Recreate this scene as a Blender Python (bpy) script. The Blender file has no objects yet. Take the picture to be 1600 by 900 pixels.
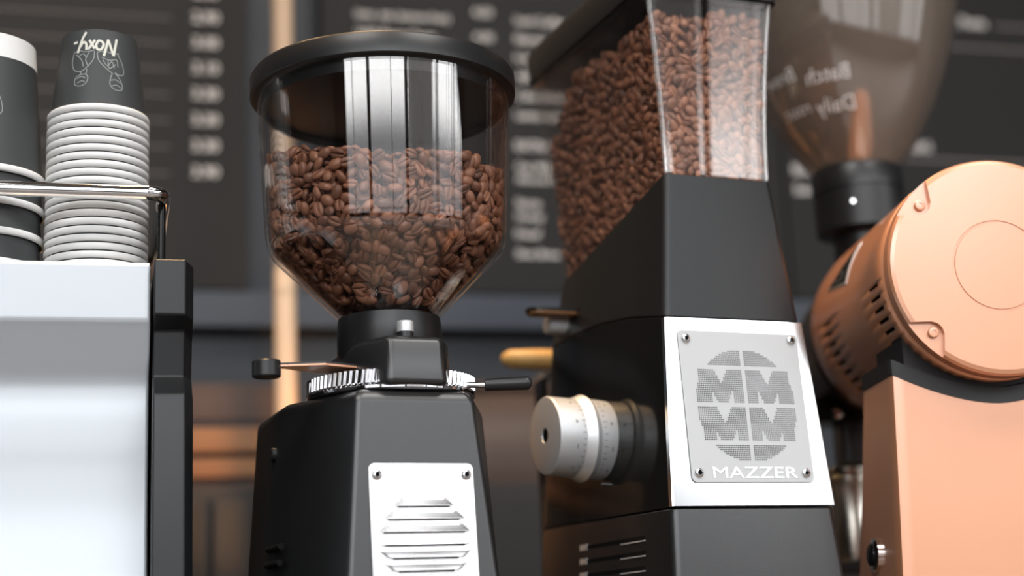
import bpy, bmesh, math, random
import numpy as np
from math import sin, cos, tan, pi, radians, sqrt, atan2, hypot, exp
from mathutils import Vector, Matrix
random.seed(7); rng = np.random.default_rng(7)
sc = bpy.context.scene
COL = sc.collection

# ------------------------------------------------------------------ camera
HEAD, PITCH, ROLL = radians(15), radians(13), radians(2.5)
EYE = Vector((0, 0, .18))
fh = Vector((sin(HEAD), cos(HEAD), 0)); r0 = Vector((cos(HEAD), -sin(HEAD), 0)); UP = Vector((0, 0, 1))
fw = fh*cos(PITCH)+UP*sin(PITCH); u0 = UP*cos(PITCH)-fh*sin(PITCH)
cr = r0*cos(ROLL)-u0*sin(ROLL); cu = u0*cos(ROLL)+r0*sin(ROLL)
cam = bpy.data.cameras.new('camera'); cam.sensor_width = 36; cam.lens = 54
cam.dof.use_dof = True; cam.dof.focus_distance = 1.10; cam.dof.aperture_fstop = 2.5
cam.clip_start = .02
camo = bpy.data.objects.new('camera', cam); COL.objects.link(camo)
camo.matrix_world = Matrix(((cr.x, cu.x, -fw.x, EYE.x), (cr.y, cu.y, -fw.y, EYE.y), (cr.z, cu.z, -fw.z, EYE.z), (0, 0, 0, 1)))
sc.camera = camo

# ------------------------------------------------------------------ world, lights, exposure
W = bpy.data.worlds.new('sky'); sc.world = W; W.use_nodes = True
nt = W.node_tree; nt.nodes.clear()
out = nt.nodes.new('ShaderNodeOutputWorld'); bg = nt.nodes.new('ShaderNodeBackground')
tc = nt.nodes.new('ShaderNodeTexCoord'); sx = nt.nodes.new('ShaderNodeSeparateXYZ'); rp = nt.nodes.new('ShaderNodeValToRGB')
mr = nt.nodes.new('ShaderNodeMapRange'); mr.inputs['From Min'].default_value = -.3; mr.inputs['From Max'].default_value = .7
nt.links.new(tc.outputs['Generated'], sx.inputs[0]); nt.links.new(sx.outputs['Z'], mr.inputs['Value'])
nt.links.new(mr.outputs[0], rp.inputs['Fac']); nt.links.new(rp.outputs['Color'], bg.inputs['Color'])
rp.color_ramp.elements[0].position = .525; rp.color_ramp.elements[0].color = (.17, .17, .175, 1)   # houses across the street
rp.color_ramp.elements[1].position = .555; rp.color_ramp.elements[1].color = (1, 1, 1, 1)
e = rp.color_ramp.elements.new(1.0); e.color = (.80, .90, 1, 1)
bg.inputs['Strength'].default_value = 6.8
nt.links.new(bg.outputs[0], out.inputs['Surface'])
sc.view_settings.view_transform = 'Standard'; sc.view_settings.look = 'None'
sc.view_settings.exposure = 0.05; sc.view_settings.gamma = 1.0; sc.view_settings.use_curve_mapping = False
sc.cycles.transparent_max_bounces = 24; sc.cycles.max_bounces = 8; sc.cycles.glossy_bounces = 5
sc.cycles.caustics_reflective = False; sc.cycles.caustics_refractive = False
sc.cycles.sample_clamp_indirect = 6

WIN_X = [(-3.9, -1.68), (-1.54, .84), (.98, 3.38), (3.52, 5.98), (6.12, 8.7)]; WIN_Z = (-.35, 2.9); WALL_Y = -3.0
for a, b in WIN_X:                                    # daylight portals in the shop windows
    l = bpy.data.lights.new('window_daylight', 'AREA'); l.shape = 'RECTANGLE'; l.size = b-a; l.size_y = WIN_Z[1]-WIN_Z[0]
    l.cycles.is_portal = True
    o = bpy.data.objects.new('window_daylight', l); COL.objects.link(o)
    o.location = ((a+b)/2, WALL_Y-.05, sum(WIN_Z)/2); o.rotation_euler = (radians(90), 0, 0)
def lamp(name, loc, power, size, color, target=None, kind='POINT', spot=60):
    l = bpy.data.lights.new(name, kind); l.energy = power; l.color = color
    l.shadow_soft_size = size
    if kind == 'SPOT': l.spot_size = radians(spot); l.spot_blend = .6
    o = bpy.data.objects.new(name, l); COL.objects.link(o); o.location = loc
    if target: o.rotation_euler = (Vector(target)-Vector(loc)).to_track_quat('-Z', 'Y').to_euler()
    return o
for x in (-.9, 1.3):                                    # area panels added overhead as diffuse fill
    l = bpy.data.lights.new('fill_panel', 'AREA'); l.size = 1.2; l.energy = 55; l.color = (1, .97, .93)
    o = bpy.data.objects.new('fill_panel', l); COL.objects.link(o); o.location = (x, -.6, 3.25)
WARM = (1, .62, .30)
lamp('ceiling_spot', (.15, 1.75, 2.6), 60, .06, WARM, (.2, 1.5, .4), 'SPOT', 60)
lamp('ceiling_spot', (.05, 1.25, 2.7), 170, .06, WARM, (.62, 1.13, .5), 'SPOT', 40)
lamp('ceiling_spot', (-.7, 1.75, 2.6), 40, .06, WARM, (-.4, 1.4, .4), 'SPOT', 60)
lamp('backbar_lamp', (.27, 1.66, .30), 3, .03, (1, .48, .16), (.14, 1.9, .43), 'SPOT', 75)

# ------------------------------------------------------------------ materials
def mat(name, color, rough=.5, metal=0, spec=.5, coat=0, noise=None, bump=None, emit=None, coatr=.1, coati=1.5):
    m = bpy.data.materials.new(name); m.use_nodes = True
    t = m.node_tree; b = t.nodes['Principled BSDF']
    b.inputs['Base Color'].default_value = (*color, 1); b.inputs['Roughness'].default_value = rough
    b.inputs['Metallic'].default_value = metal; b.inputs['Specular IOR Level'].default_value = spec
    b.inputs['Coat Weight'].default_value = coat; b.inputs['Coat Roughness'].default_value = coatr; b.inputs['Coat IOR'].default_value = coati
    if noise or bump:
        g = t.nodes.new('ShaderNodeTexCoord'); mp = t.nodes.new('ShaderNodeMapping'); n = t.nodes.new('ShaderNodeTexNoise')
        t.links.new(g.outputs['Object'], mp.inputs[0]); t.links.new(mp.outputs[0], n.inputs['Vector'])
    if noise:                                           # (scale vector, second colour, detail)
        sv, c2, dt = noise
        mp.inputs['Scale'].default_value = sv; n.inputs['Scale'].default_value = 1; n.inputs['Detail'].default_value = dt
        r = t.nodes.new('ShaderNodeValToRGB'); r.color_ramp.elements[0].color = (*color, 1); r.color_ramp.elements[1].color = (*c2, 1)
        r.color_ramp.elements[0].position = .35; r.color_ramp.elements[1].position = .65
        t.links.new(n.outputs['Fac'], r.inputs[0]); t.links.new(r.outputs[0], b.inputs['Base Color'])
    if bump:
        sv, st = bump
        n2 = t.nodes.new('ShaderNodeTexNoise'); mp2 = t.nodes.new('ShaderNodeMapping'); mp2.inputs['Scale'].default_value = sv
        n2.inputs['Scale'].default_value = 1
        t.links.new(g.outputs['Object'], mp2.inputs[0]); t.links.new(mp2.outputs[0], n2.inputs['Vector'])
        bu = t.nodes.new('ShaderNodeBump'); bu.inputs['Strength'].default_value = st; bu.inputs['Distance'].default_value = .001
        t.links.new(n2.outputs['Fac'], bu.inputs['Height']); t.links.new(bu.outputs[0], b.inputs['Normal'])
    if emit: b.inputs['Emission Color'].default_value = (*emit[0], 1); b.inputs['Emission Strength'].default_value = emit[1]
    return m
def glass_mat(name, tint, rough=.02, ior=1.5, haze=0.0, hazec=(.5, .45, .4)):
    m = bpy.data.materials.new(name); m.use_nodes = True; t = m.node_tree; t.nodes.clear()
    o = t.nodes.new('ShaderNodeOutputMaterial'); mx = t.nodes.new('ShaderNodeMixShader'); tr = t.nodes.new('ShaderNodeBsdfTransparent')
    gl = t.nodes.new('ShaderNodeBsdfGlossy'); fr = t.nodes.new('ShaderNodeFresnel')
    fr.inputs['IOR'].default_value = ior; tr.inputs['Color'].default_value = (*tint, 1); gl.inputs['Roughness'].default_value = rough
    gl.inputs['Color'].default_value = (1, 1, 1, 1)
    # the inner faces see the shell from within: keep one ior for both sides
    ge = t.nodes.new('ShaderNodeNewGeometry'); mi = t.nodes.new('ShaderNodeMix'); mi.data_type = 'FLOAT'
    mi.inputs['A'].default_value = ior; mi.inputs['B'].default_value = 1/ior
    t.links.new(ge.outputs['Backfacing'], mi.inputs['Factor']); t.links.new(mi.outputs['Result'], fr.inputs['IOR'])
    t.links.new(fr.outputs[0], mx.inputs[0]); t.links.new(gl.outputs[0], mx.inputs[2])
    if haze:
        df = t.nodes.new('ShaderNodeBsdfDiffuse'); df.inputs['Color'].default_value = (*hazec, 1)
        m2 = t.nodes.new('ShaderNodeMixShader'); m2.inputs[0].default_value = haze
        t.links.new(tr.outputs[0], m2.inputs[1]); t.links.new(df.outputs[0], m2.inputs[2]); t.links.new(m2.outputs[0], mx.inputs[1])
    else: t.links.new(tr.outputs[0], mx.inputs[1])
    t.links.new(mx.outputs[0], o.inputs['Surface'])
    return m
M = dict(
    satin_black=mat('satin_black_paint', (.009, .0095, .0105), .38, spec=.95, bump=((900, 900, 900), .05)),
    gloss_black=mat('gloss_black_panel', (.010, .010, .010), .10, spec=.15),
    shoulder=mat('dimmed_black_paint', (.010, .0108, .012), .40, spec=.45),  # satin black with its sheen lowered to imitate the shaded shoulder
    plastic=mat('black_plastic', (.014, .014, .015), .36),
    rubber=mat('black_rubber', (.016, .016, .017), .55),
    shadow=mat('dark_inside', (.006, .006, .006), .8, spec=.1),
    steel=mat('polished_steel', (.62, .635, .65), .16, 1, bump=((14, 14, 5), .12)),
    vent_steel=mat('bright_brushed_steel', (.86, .86, .87), .27, 1),
    plate=mat('etched_steel', (.55, .555, .56), .5, .3),
    satin_steel=mat('satin_aluminium', (.78, .79, .80), .42, .6, bump=((60, 60, 2500), .12)),
    chrome=mat('chrome', (.88, .88, .89), .06, 1),
    warm_steel=mat('brushed_warm_steel', (.72, .66, .58), .25, 1),
    copper=mat('copper_paint', (.78, .345, .175), .46, .3, coat=1, coatr=.2, coati=2.0),
    groove=mat('copper_groove', (.42, .15, .07), .5, .5),
    enamel=mat('pearl_white_enamel', (.52, .555, .59), .40, .22, coat=.12, coatr=.2),
    paper=mat('white_paper', (.86, .86, .85), .5, spec=.3),
    cup=mat('charcoal_paper', (.052, .056, .058), .5, spec=.35),
    print=mat('pale_ink', (.72, .72, .64), .6), ink_grey=mat('grey_ink', (.36, .39, .38), .6),
    black_ink=mat('black_ink', (.02, .02, .02), .6),
    board=mat('charcoal_board', (.016, .0148, .0143), .6, spec=.3, noise=((3, 3, 3), (.019, .0175, .017), 2)),
    chalk=mat('menu_lettering', (.93, .87, .83), .8), chalk_dim=mat('menu_leader', (.34, .30, .285), .8),
    navy=mat('navy_wall_paint', (.013, .017, .025), .45, noise=((2.5, 2.5, 6), (.020, .025, .034), 2)),
    slate=mat('slate_blue_trim', (.042, .053, .073), .4),
    wood=mat('oak_slat', (.36, .17, .065), .45, noise=((3, 30, 60), (.22, .10, .04), 4)),
    wood_dark=mat('brown_and_shaded_wood', (.060, .034, .024), .5, noise=((4, 20, 30), (.085, .05, .035), 3)),
    handle_wood=mat('beech_handle', (.85, .52, .18), .4, noise=((90, 12, 90), (.74, .42, .13), 3)),
    post=mat('peach_painted_post', (.90, .64, .43), .5, noise=((8, 8, 2), (.84, .57, .37), 2)),
    plaster=mat('room_plaster', (.20, .18, .165), .8), dark_wall=mat('room_dark_wall', (.03, .03, .032), .7), grey_wall=mat('room_grey_wall', (.09, .09, .09), .8),
    floor=mat('room_floor', (.16, .12, .09), .5, noise=((2, 9, 1), (.11, .08, .06), 3)),
    worktop=mat('worktop_stone', (.10, .09, .085), .35, noise=((20, 20, 20), (.14, .125, .115), 4)),
    frame=mat('window_frame_paint', (.45, .45, .45), .5),
    glass=glass_mat('clear_hopper_polycarbonate', (.955, .945, .94), ior=1.75),
    glass_flat=glass_mat('clear_hopper_flat', (.955, .94, .93)),
    glass_rib=glass_mat('white_hazed_rib', (.93, .92, .92), .05, ior=2.0, haze=.12, hazec=(.8, .8, .8)),  # white haze stands in for the bright highlights along the corners
    glass_smoke=glass_mat('hazy_hopper_polycarbonate', (.84, .78, .72), .05, ior=2.1, haze=.22, hazec=(.52, .44, .37)),
    silver=mat('silver_print', (.75, .73, .70), .35, .8),
)
def bean_mat():
    m = bpy.data.materials.new('roasted_bean'); m.use_nodes = True; t = m.node_tree; b = t.nodes['Principled BSDF']
    a = t.nodes.new('ShaderNodeAttribute'); a.attribute_name = 'tone'; r = t.nodes.new('ShaderNodeValToRGB')
    r.color_ramp.elements[0].color = (.155, .068, .043, 1); r.color_ramp.elements[1].color = (.52, .235, .135, 1)
    e = r.color_ramp.elements.new(.5); e.color = (.34, .148, .084, 1)
    g = t.nodes.new('ShaderNodeTexCoord'); n = t.nodes.new('ShaderNodeTexNoise'); n.inputs['Scale'].default_value = 900
    bu = t.nodes.new('ShaderNodeBump'); bu.inputs['Strength'].default_value = .25; bu.inputs['Distance'].default_value = .0005
    t.links.new(g.outputs['Object'], n.inputs['Vector']); t.links.new(n.outputs['Fac'], bu.inputs['Height']); t.links.new(bu.outputs[0], b.inputs['Normal'])
    t.links.new(a.outputs['Fac'], r.inputs[0]); t.links.new(r.outputs[0], b.inputs['Base Color'])
    b.inputs['Roughness'].default_value = .36; b.inputs['Specular IOR Level'].default_value = .55
    return m
M['bean'] = bean_mat()

# ------------------------------------------------------------------ helpers
def tag(o, label=None, cat=None, group=None, kind=None):
    if label: o['label'] = label
    if cat: o['category'] = cat
    if group: o['group'] = group
    if kind: o['kind'] = kind
    return o
def thing(name, label, cat, loc=(0, 0, 0), rz=0, group=None):
    o = bpy.data.objects.new(name, None); COL.objects.link(o); o.location = loc; o.rotation_euler = (0, 0, rz)
    o.empty_display_size = .02
    return tag(o, label, cat, group)
class MB:
    def __init__(s): s.v = []; s.f = []
    def add(s, vs, fs):
        k = len(s.v); s.v += [tuple(v) for v in vs]; s.f += [tuple(i+k for i in f) for f in fs]; return s
    def box(s, x0, x1, y0, y1, z0, z1, fn=None):
        vs = [(x, y, z) for z in (z0, z1) for y in (y0, y1) for x in (x0, x1)]
        if fn: vs = [fn(*v) for v in vs]
        return s.add(vs, [(0, 2, 3, 1), (4, 5, 7, 6), (0, 1, 5, 4), (2, 6, 7, 3), (0, 4, 6, 2), (1, 3, 7, 5)])
    def loft(s, rings, cap0=True, cap1=True, closed=True):
        n = len(rings[0]); k = len(s.v)
        for r in rings: s.v += [tuple(p) for p in r]
        for i in range(len(rings)-1):
            for j in range(n if closed else n-1):
                a = k+i*n+j; b = k+i*n+(j+1) % n; s.f.append((a, b, b+n, a+n))
        if cap0: s.f.append(tuple(k+j for j in reversed(range(n))))
        if cap1: s.f.append(tuple(k+(len(rings)-1)*n+j for j in range(n)))
        return s
    def lathe(s, prof, n=64, fn=None, cap0=False, cap1=False):      # profile of (r, z); fn maps (x, y, z)
        fn = fn or (lambda x, y, z: (x, y, z))
        rings = [[fn(max(r, 1e-5)*cos(2*pi*j/n), max(r, 1e-5)*sin(2*pi*j/n), z) for j in range(n)] for r, z in prof]
        return s.loft(rings, cap0, cap1)
    def tube(s, pts, r, n=14, cap=True):
        pts = [Vector(p) for p in pts]; rings = []; prev = None
        for i, p in enumerate(pts):
            d = (pts[min(i+1, len(pts)-1)]-pts[max(i-1, 0)]).normalized()
            if prev is None:
                a = Vector((0, 0, 1)) if abs(d.z) < .9 else Vector((1, 0, 0)); x = d.cross(a).normalized()
            else: x = (prev-d*prev.dot(d)).normalized()
            prev = x; y = d.cross(x); rr = r[i] if isinstance(r, (list, tuple)) else r
            rings.append([p+(x*cos(2*pi*j/n)+y*sin(2*pi*j/n))*rr for j in range(n)])
        return s.loft(rings, cap, cap)
    def build(s, name, m, parent=None, bevel=0, seg=2, smooth=True, angle=35, solid=0, kind=None, label=None):
        me = bpy.data.meshes.new(name); me.from_pydata(s.v, [], s.f)
        bm = bmesh.new(); bm.from_mesh(me); bmesh.ops.recalc_face_normals(bm, faces=bm.faces); bm.to_mesh(me); bm.free()
        if smooth:
            me.polygons.foreach_set('use_smooth', [True]*len(me.polygons)); me.set_sharp_from_angle(angle=radians(angle))
        me.materials.append(m)
        o = bpy.data.objects.new(name, me); COL.objects.link(o)
        if parent: o.parent = parent
        if solid: q = o.modifiers.new('thickness', 'SOLIDIFY'); q.thickness = solid; q.offset = -1
        if bevel:
            q = o.modifiers.new('rounding', 'BEVEL'); q.width = bevel; q.segments = seg; q.limit_method = 'ANGLE'; q.angle_limit = radians(32); q.harden_normals = True
        return tag(o, label, kind=kind)
def arcpts(c, r, a0, a1, n, fn): return [fn(c[0]+r*cos(a0+(a1-a0)*i/n), c[1]+r*sin(a0+(a1-a0)*i/n)) for i in range(n+1)]
def rrect(x0, x1, y0, y1, r, n=5):                                   # rounded rectangle, counter clockwise
    P = []
    for cx, cy, a in ((x1-r, y1-r, 0), (x0+r, y1-r, 90), (x0+r, y0+r, 180), (x1-r, y0+r, 270)):
        for i in range(n+1):
            t = radians(a+90*i/n); P.append((cx+r*cos(t), cy+r*sin(t)))
    return P
def frame_map(o, u, v):                                             # face frame: (u, v, w out of the face)
    o = Vector(o); u = Vector(u).normalized(); v = Vector(v).normalized(); w = u.cross(v)
    return lambda a, b, c=0: tuple(o+u*a+v*b+w*c)
def text_geo(body, size, sx=1.0, bold=0):                                   # flat lettering as 2-D vertices and faces
    c = bpy.data.curves.new('t', 'FONT'); c.body = body; c.size = size; c.align_x = 'CENTER'; c.resolution_u = 2; c.offset = size*bold
    o = bpy.data.objects.new('t', c); COL.objects.link(o)
    dg = bpy.context.evaluated_depsgraph_get(); ev = o.evaluated_get(dg); me = ev.to_mesh()
    vs = [(v.co.x*sx, v.co.y) for v in me.vertices]; fs = [tuple(p.vertices) for p in me.polygons]
    ev.to_mesh_clear(); bpy.data.objects.remove(o); bpy.data.curves.remove(c)
    return vs, fs
def lettering(name, body, size, fn, m, parent, sx=1.0, off=0.0003, kind=None):
    vs, fs = text_geo(body, size, sx)
    return MB().add([fn(x, y, off) for x, y in vs], fs).build(name, m, parent, smooth=False, kind=kind)
def ribbons(lines, w, fn, off=.00025, step=.004):                    # pen strokes lying on a surface
    mb = MB()
    for L in lines:
        P = []
        for (a, b) in zip(L[:-1], L[1:]):
            k = max(1, int(hypot(b[0]-a[0], b[1]-a[1])/step)); P += [(a[0]+(b[0]-a[0])*i/k, a[1]+(b[1]-a[1])*i/k) for i in range(k)]
        P.append(L[-1]); vs = []
        for i, p in enumerate(P):
            a = P[max(i-1, 0)]; b = P[min(i+1, len(P)-1)]; d = (b[0]-a[0], b[1]-a[1]); q = hypot(*d) or 1
            nx, ny = -d[1]/q*w/2, d[0]/q*w/2
            vs += [fn(p[0]+nx, p[1]+ny, off), fn(p[0]-nx, p[1]-ny, off)]
        mb.add(vs, [(2*i, 2*i+1, 2*i+3, 2*i+2) for i in range(len(P)-1)])
    return mb
def curve(pts, n=8):                                                 # smooth line through points
    P = [pts[0]]+list(pts)+[pts[-1]]; o = []
    for i in range(1, len(P)-2):
        for k in range(n):
            t = k/n; f = []
            for d in (0, 1):
                a, b, c, e = P[i-1][d], P[i][d], P[i+1][d], P[i+2][d]
                f.append(.5*(2*b+(c-a)*t+(2*a-5*b+4*c-e)*t*t+(3*b-a-3*c+e)*t**3))
            o.append(tuple(f))
    return o+[pts[-1]]
def screw(parent, fn, u, v, r=.0035, m=None, w=0.0):                 # button head with a hex socket
    mb = MB(); n = 20
    prof = [(r, 0), (r, .0006), (r*.85, .0016), (r*.52, .0021), (r*.5, .0021), (r*.46, .0010)]
    mb.loft([[fn(u+q*cos(2*pi*j/n), v+q*sin(2*pi*j/n), w+h) for j in range(n)] for q, h in prof], True, False)
    s = mb.build('screw', m or M['chrome'], parent, angle=50)
    k = MB().loft([[fn(u+r*.46*cos(pi*j/3), v+r*.46*sin(pi*j/3), w+.0011) for j in range(6)]], False, True)
    k.build('socket', M['shadow'], s if s.parent is None or s.parent.parent is None else parent, smooth=False)
    return s
def structure(mb, name, m, **k): return mb.build(name, m, None, kind='structure', smooth=False, **k)

# ------------------------------------------------------------------ the room
FZ, CZ = -.92, 3.3; XL, XR, YB = -5.6, 9.2, 2.03
structure(MB().box(XL-.1, XR+.1, WALL_Y-.15, YB+.15, FZ-.1, FZ), 'floor', M['floor'])
structure(MB().box(XL-.1, XR+.1, WALL_Y-.15, YB+.15, CZ, CZ+.1), 'ceiling', M['plaster'])
structure(MB().box(XL-.1, XL, WALL_Y-.15, YB+.15, FZ, CZ), 'wall_left', M['grey_wall'])
structure(MB().box(XR, XR+.1, WALL_Y-.15, YB+.15, FZ, CZ), 'wall_right', M['plaster'])
structure(MB().box(XL, XR, YB, YB+.12, FZ, CZ), 'wall_back', M['navy'])
fr = MB(); xs = [XL]+[v for p in WIN_X for v in p]+[XR]
fr.box(XL, XR, WALL_Y-.15, WALL_Y, FZ, WIN_Z[0]); fr.box(XL, XR, WALL_Y-.15, WALL_Y, WIN_Z[1], CZ)
for i in range(0, len(xs), 2): fr.box(xs[i], xs[i+1], WALL_Y-.15, WALL_Y, WIN_Z[0], WIN_Z[1])
structure(fr, 'wall_front', M['dark_wall'])
for i, (a, b) in enumerate(WIN_X):                     # mullions of the shop windows behind the camera
    w = MB(); c = a+(b-a)*(.62 if i % 2 else .4)
    for x in (a, c-.02, b-.04): w.box(x, x+.04, WALL_Y-.10, WALL_Y-.05, WIN_Z[0], WIN_Z[1])
    w.box(a, b, WALL_Y-.10, WALL_Y-.05, WIN_Z[0], WIN_Z[0]+.05); w.box(a, b, WALL_Y-.10, WALL_Y-.05, WIN_Z[1]-.05, WIN_Z[1])
    structure(w, 'window_%d' % (i+1), M['frame'])
structure(MB().box(4.2, 10.5, -18, -14, -4, 6.2), 'exterior_building', M['plaster'])   # house opposite, it shows in the reflections
structure(MB().box(XL, 2.2, .55, 1.60, -.04, 0), 'counter_worktop', M['worktop'])
structure(MB().box(XL, 2.15, .62, 1.52, FZ, -.04), 'counter_base', M['dark_wall'])
structure(MB().box(XL, 4, 1.76, YB, -.04, 0), 'back_worktop', M['worktop'])
structure(MB().box(XL, 4, 1.80, YB, FZ, -.04), 'back_base', M['dark_wall'])
structure(MB().box(XL, 4, YB-.035, YB, .600, .646), 'trim_1', M['slate'])

# ------------------------------------------------------------------ menu boards on the back wall
BY = 1.995
def board(x0, x1, z0, z1, label):
    t = thing('menu_board', label, 'menu board', ((x0+x1)/2, BY, z0))
    MB().box((x0-x1)/2, (x1-x0)/2, 0, YB-BY-.002, 0, z1-z0).build('panel', M['board'], t, bevel=.002)
    ox = (x0+x1)/2
    def wr(body, x, z, size, align='L', m='chalk', name='menu_line'):
        vs, fs = text_geo(body, size, bold=.022); mn = min(v[0] for v in vs); mx = max(v[0] for v in vs)
        sh = {'L': x-mn, 'R': x-mx, 'C': x}[align]-ox
        return MB().add([(p+sh, -.0006, q+z-z0) for p, q in vs], fs).build(name, M[m], t, smooth=False)
    return t, wr, ox
bl, wr, ox = board(-.75, .173, .648, 1.55, 'charcoal menu board with a price column behind the paper cups')
rows = [(1.066, '2.80'), (1.029, '2.90'), (.9925, '3.00'), (.9557, '3.10'), (.9189, '3.30'), (.8821, '3.30'), (.8453, '3.30'), (.8085, '3.90')]
for z, p in rows:
    wr(p, .136, z-.0065, .0205, 'R', 'chalk', 'price')
    d = MB()
    for k in range(95): x = .070-.0042*k; d.box(x-.0011, x+.0011, -.0007, -.0002, z-.0045, z-.0023)
    d.v = [(x-ox, y, zz-.648) for x, y, zz in d.v]; d.build('leader_dots', M['chalk_dim'], bl, smooth=False, kind='stuff')
b2, wr, ox = board(.276, .955, .648, 1.55, 'charcoal menu board with small lettering behind the two black grinders')
for s, x, z, sz in (('(soy, oat, lactose free)', .325, 1.050, .0150), ('V60 Pour Over', .325, 1.020, .0180), ('4.00', .494, 1.024, .0165), ('4.50', .494, 1.062, .0165), ('Batch Brew', .325, .985, .018),
                    ('3.90', .494, .985, .0165), ('Iced Coffee', .557, 1.053, .0165), ('Espresso Tonic', .556, 1.025, .0165), ('Iced Latte', .555, .996, .0165),
                    ('Affogato', .554, .967, .0165), ('Cold Brew', .553, .938, .0165), ('Lemonade', .552, .909, .0165), ('EXTRAS', .549, .863, .0170),
                    ('Oat Milk', .548, .832, .0155), ('Almond Milk', .547, .815, .0145), ('Syrup', .546, .779, .0155), ('Honey', .546, .760, .0145), ('Decaf', .544, .735, .0150), ('Shot Brew', .543, .706, .0150)):
    wr(s, x, z-.005, sz)
b3, wr, ox = board(.958, 2.6, .648, 1.55, 'blackish menu board behind the copper grinder')
for s, x, z, sz, n in ((', Pasta', 1.268, 1.090, .022, 'menu_line'), ('TEAS', 1.160, .881, .020, 'menu_line'), ('Black', .972, .838, .019, 'menu_line'), ('Sencha', .972, .807, .019, 'menu_line')): wr(s, x, z, sz, name=n)
for x0, x1, z in ((1.34, 1.75, 1.094), (1.22, 1.75, 1.055), (1.11, 1.75, .868)):
    MB().box(x0-ox, x1-ox, -.0008, -.0002, z-.648-.0012, z-.648+.0012).build('ruled_line', M['chalk_dim'], b3, smooth=False)

# post and back-bar pieces
po = thing('round_post', 'peach coloured round post glowing behind the round hopper', 'post', (.201, 1.80, 0))
MB().lathe([(.0128, 0), (.0128, .627), (.0118, .629), (.0118, .632), (.0128, .634), (.0128, CZ)], 32, cap0=True, cap1=True).build('shaft', M['post'], po)
MB().lathe([(.0128, .596), (.0134, .598), (.0134, .602), (.0128, .604)], 32).build('ring', M['post'], po)
cb = thing('back_cabinet', 'low dark cabinet on the back worktop under the wooden crate', 'cabinet', (.3, 1.93, 0))
MB().box(-1.2, 1.4, -.06, .07, 0, .375).build('body', M['dark_wall'], cb, bevel=.004)
for k in range(5): MB().box(-1.18+.5*k, -.70+.5*k, -.072, -.06, .02, .36).build('door', M['dark_wall'], cb, bevel=.003)
ct = thing('wooden_crate', 'slatted orange brown wooden crate beside the glowing post', 'crate', (-.02, 1.93, .375))
for z0, z1, m in ((.014, .037, 'wood'), (.045, .075, 'wood'), (.083, .128, 'wood_dark')):  # top slat browner: the shade of its recess is put into the wood
    MB().box(-.30, .24, -.050, -.040, z0, z1).build('slat', M[m], ct, bevel=.002)
for x in (-.29, .225): MB().box(x, x+.015, -.040, .05, 0, .128).build('end_panel', M['wood_dark'], ct, bevel=.002)
MB().box(-.29, .24, -.040, .05, 0, .010).build('bottom_board', M['wood_dark'], ct)
bn = thing('storage_bin', 'dull brown storage bin between the two black grinders', 'bin', (.56, 1.92, .375))
MB().loft([[(x, y, z) for x, y in rrect(-.12-.02*k, .12+.02*k, -.045-.005*k, .05, .012)] for k, z in ((0, 0), (1, .125))], True, False).build('body', M['wood_dark'], bn, solid=.004)
MB().loft([[(x, y, z) for x, y in rrect(-.143, .143, -.053, .053, .012)] for z in (.118, .128)], False, False).build('rim', M['wood_dark'], bn, solid=.003)

# ------------------------------------------------------------------ espresso machine on the left
em = thing('espresso_machine', 'pearl white espresso machine with a black end frame carrying paper cups', 'espresso machine', (0, 1.075, 0))
prof = [(.000, .450), (.000, .4095)]+curve([(.0020, .4065), (.015, .384), (.0220, .371), (.0230, .360), (.0220, .345), (.0215, .325), (.0215, .305), (.020, .275), (.015, .240), (.007, .19), (-.006, .06)], 5)+[(.004, .05)]
mb = MB(); X0, X1 = -.62, .0265
P = prof+[(.42, .05), (.42, .450)]
mb.loft([[(x, y, z) for y, z in P] for x in (X0, X1)]).build('back_panel', M['enamel'], em, bevel=.0025, seg=3)
MB().box(X0, X1-.001, .004, .416, .4495, .4515).build('cup_tray', M['satin_steel'], em)
# end frame: a profile extruded along x, chamfered on the outside
fp = [(-.006, .4525), (-.006, .4125), (.010, .404), (.014, .372), (-.004, .357), (-.008, .33), (-.010, .25), (-.024, .0), (.10, .0), (.43, .0), (.43, .4525)]
mb = MB().loft([[(.0285, y, z) for y, z in fp], [(.0500, y, z) for y, z in fp], [(.0560, y+.010 if y < .2 else y-.01, z-(.003 if z > .4 else 0)) for y, z in fp]])
mb.build('end_frame', M['shoulder'], em, bevel=.0015, seg=2)
for x in (-.57, .02):
    for y in (.06, .36): MB().lathe([(.018, 0), (.022, .004), (.016, .055)], 24, fn=lambda a, b, c, x=x, y=y: (a+x, b+y, c), cap0=True, cap1=True).build('foot', M['plastic'], em)
# chrome cup rail (a part of the machine)
rz, ry, R = .5065, .015, .012
pts = [(-.62, ry, rz)]+[(-.62+.06*k, ry, rz) for k in range(1, 11)]
pts += [(.0355-R+R*sin(a), ry+R-R*cos(a), rz) for a in [pi/2*k/8 for k in range(9)]]+[(.0355, ry+.05*k, rz) for k in range(1, 8)]
MB().tube(pts, .0054, 16).build('cup_rail', M['chrome'], em)
for p in ((.0345, ry+.018), (.0345, ry+.33), (-.60, ry+.004)):
    MB().tube([(p[0], p[1], .449), (p[0], p[1], rz)], .0030, 14).build('rail_post', M['gloss_black'], em)  # black stands in for the dark wall reflected in the posts

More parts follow.
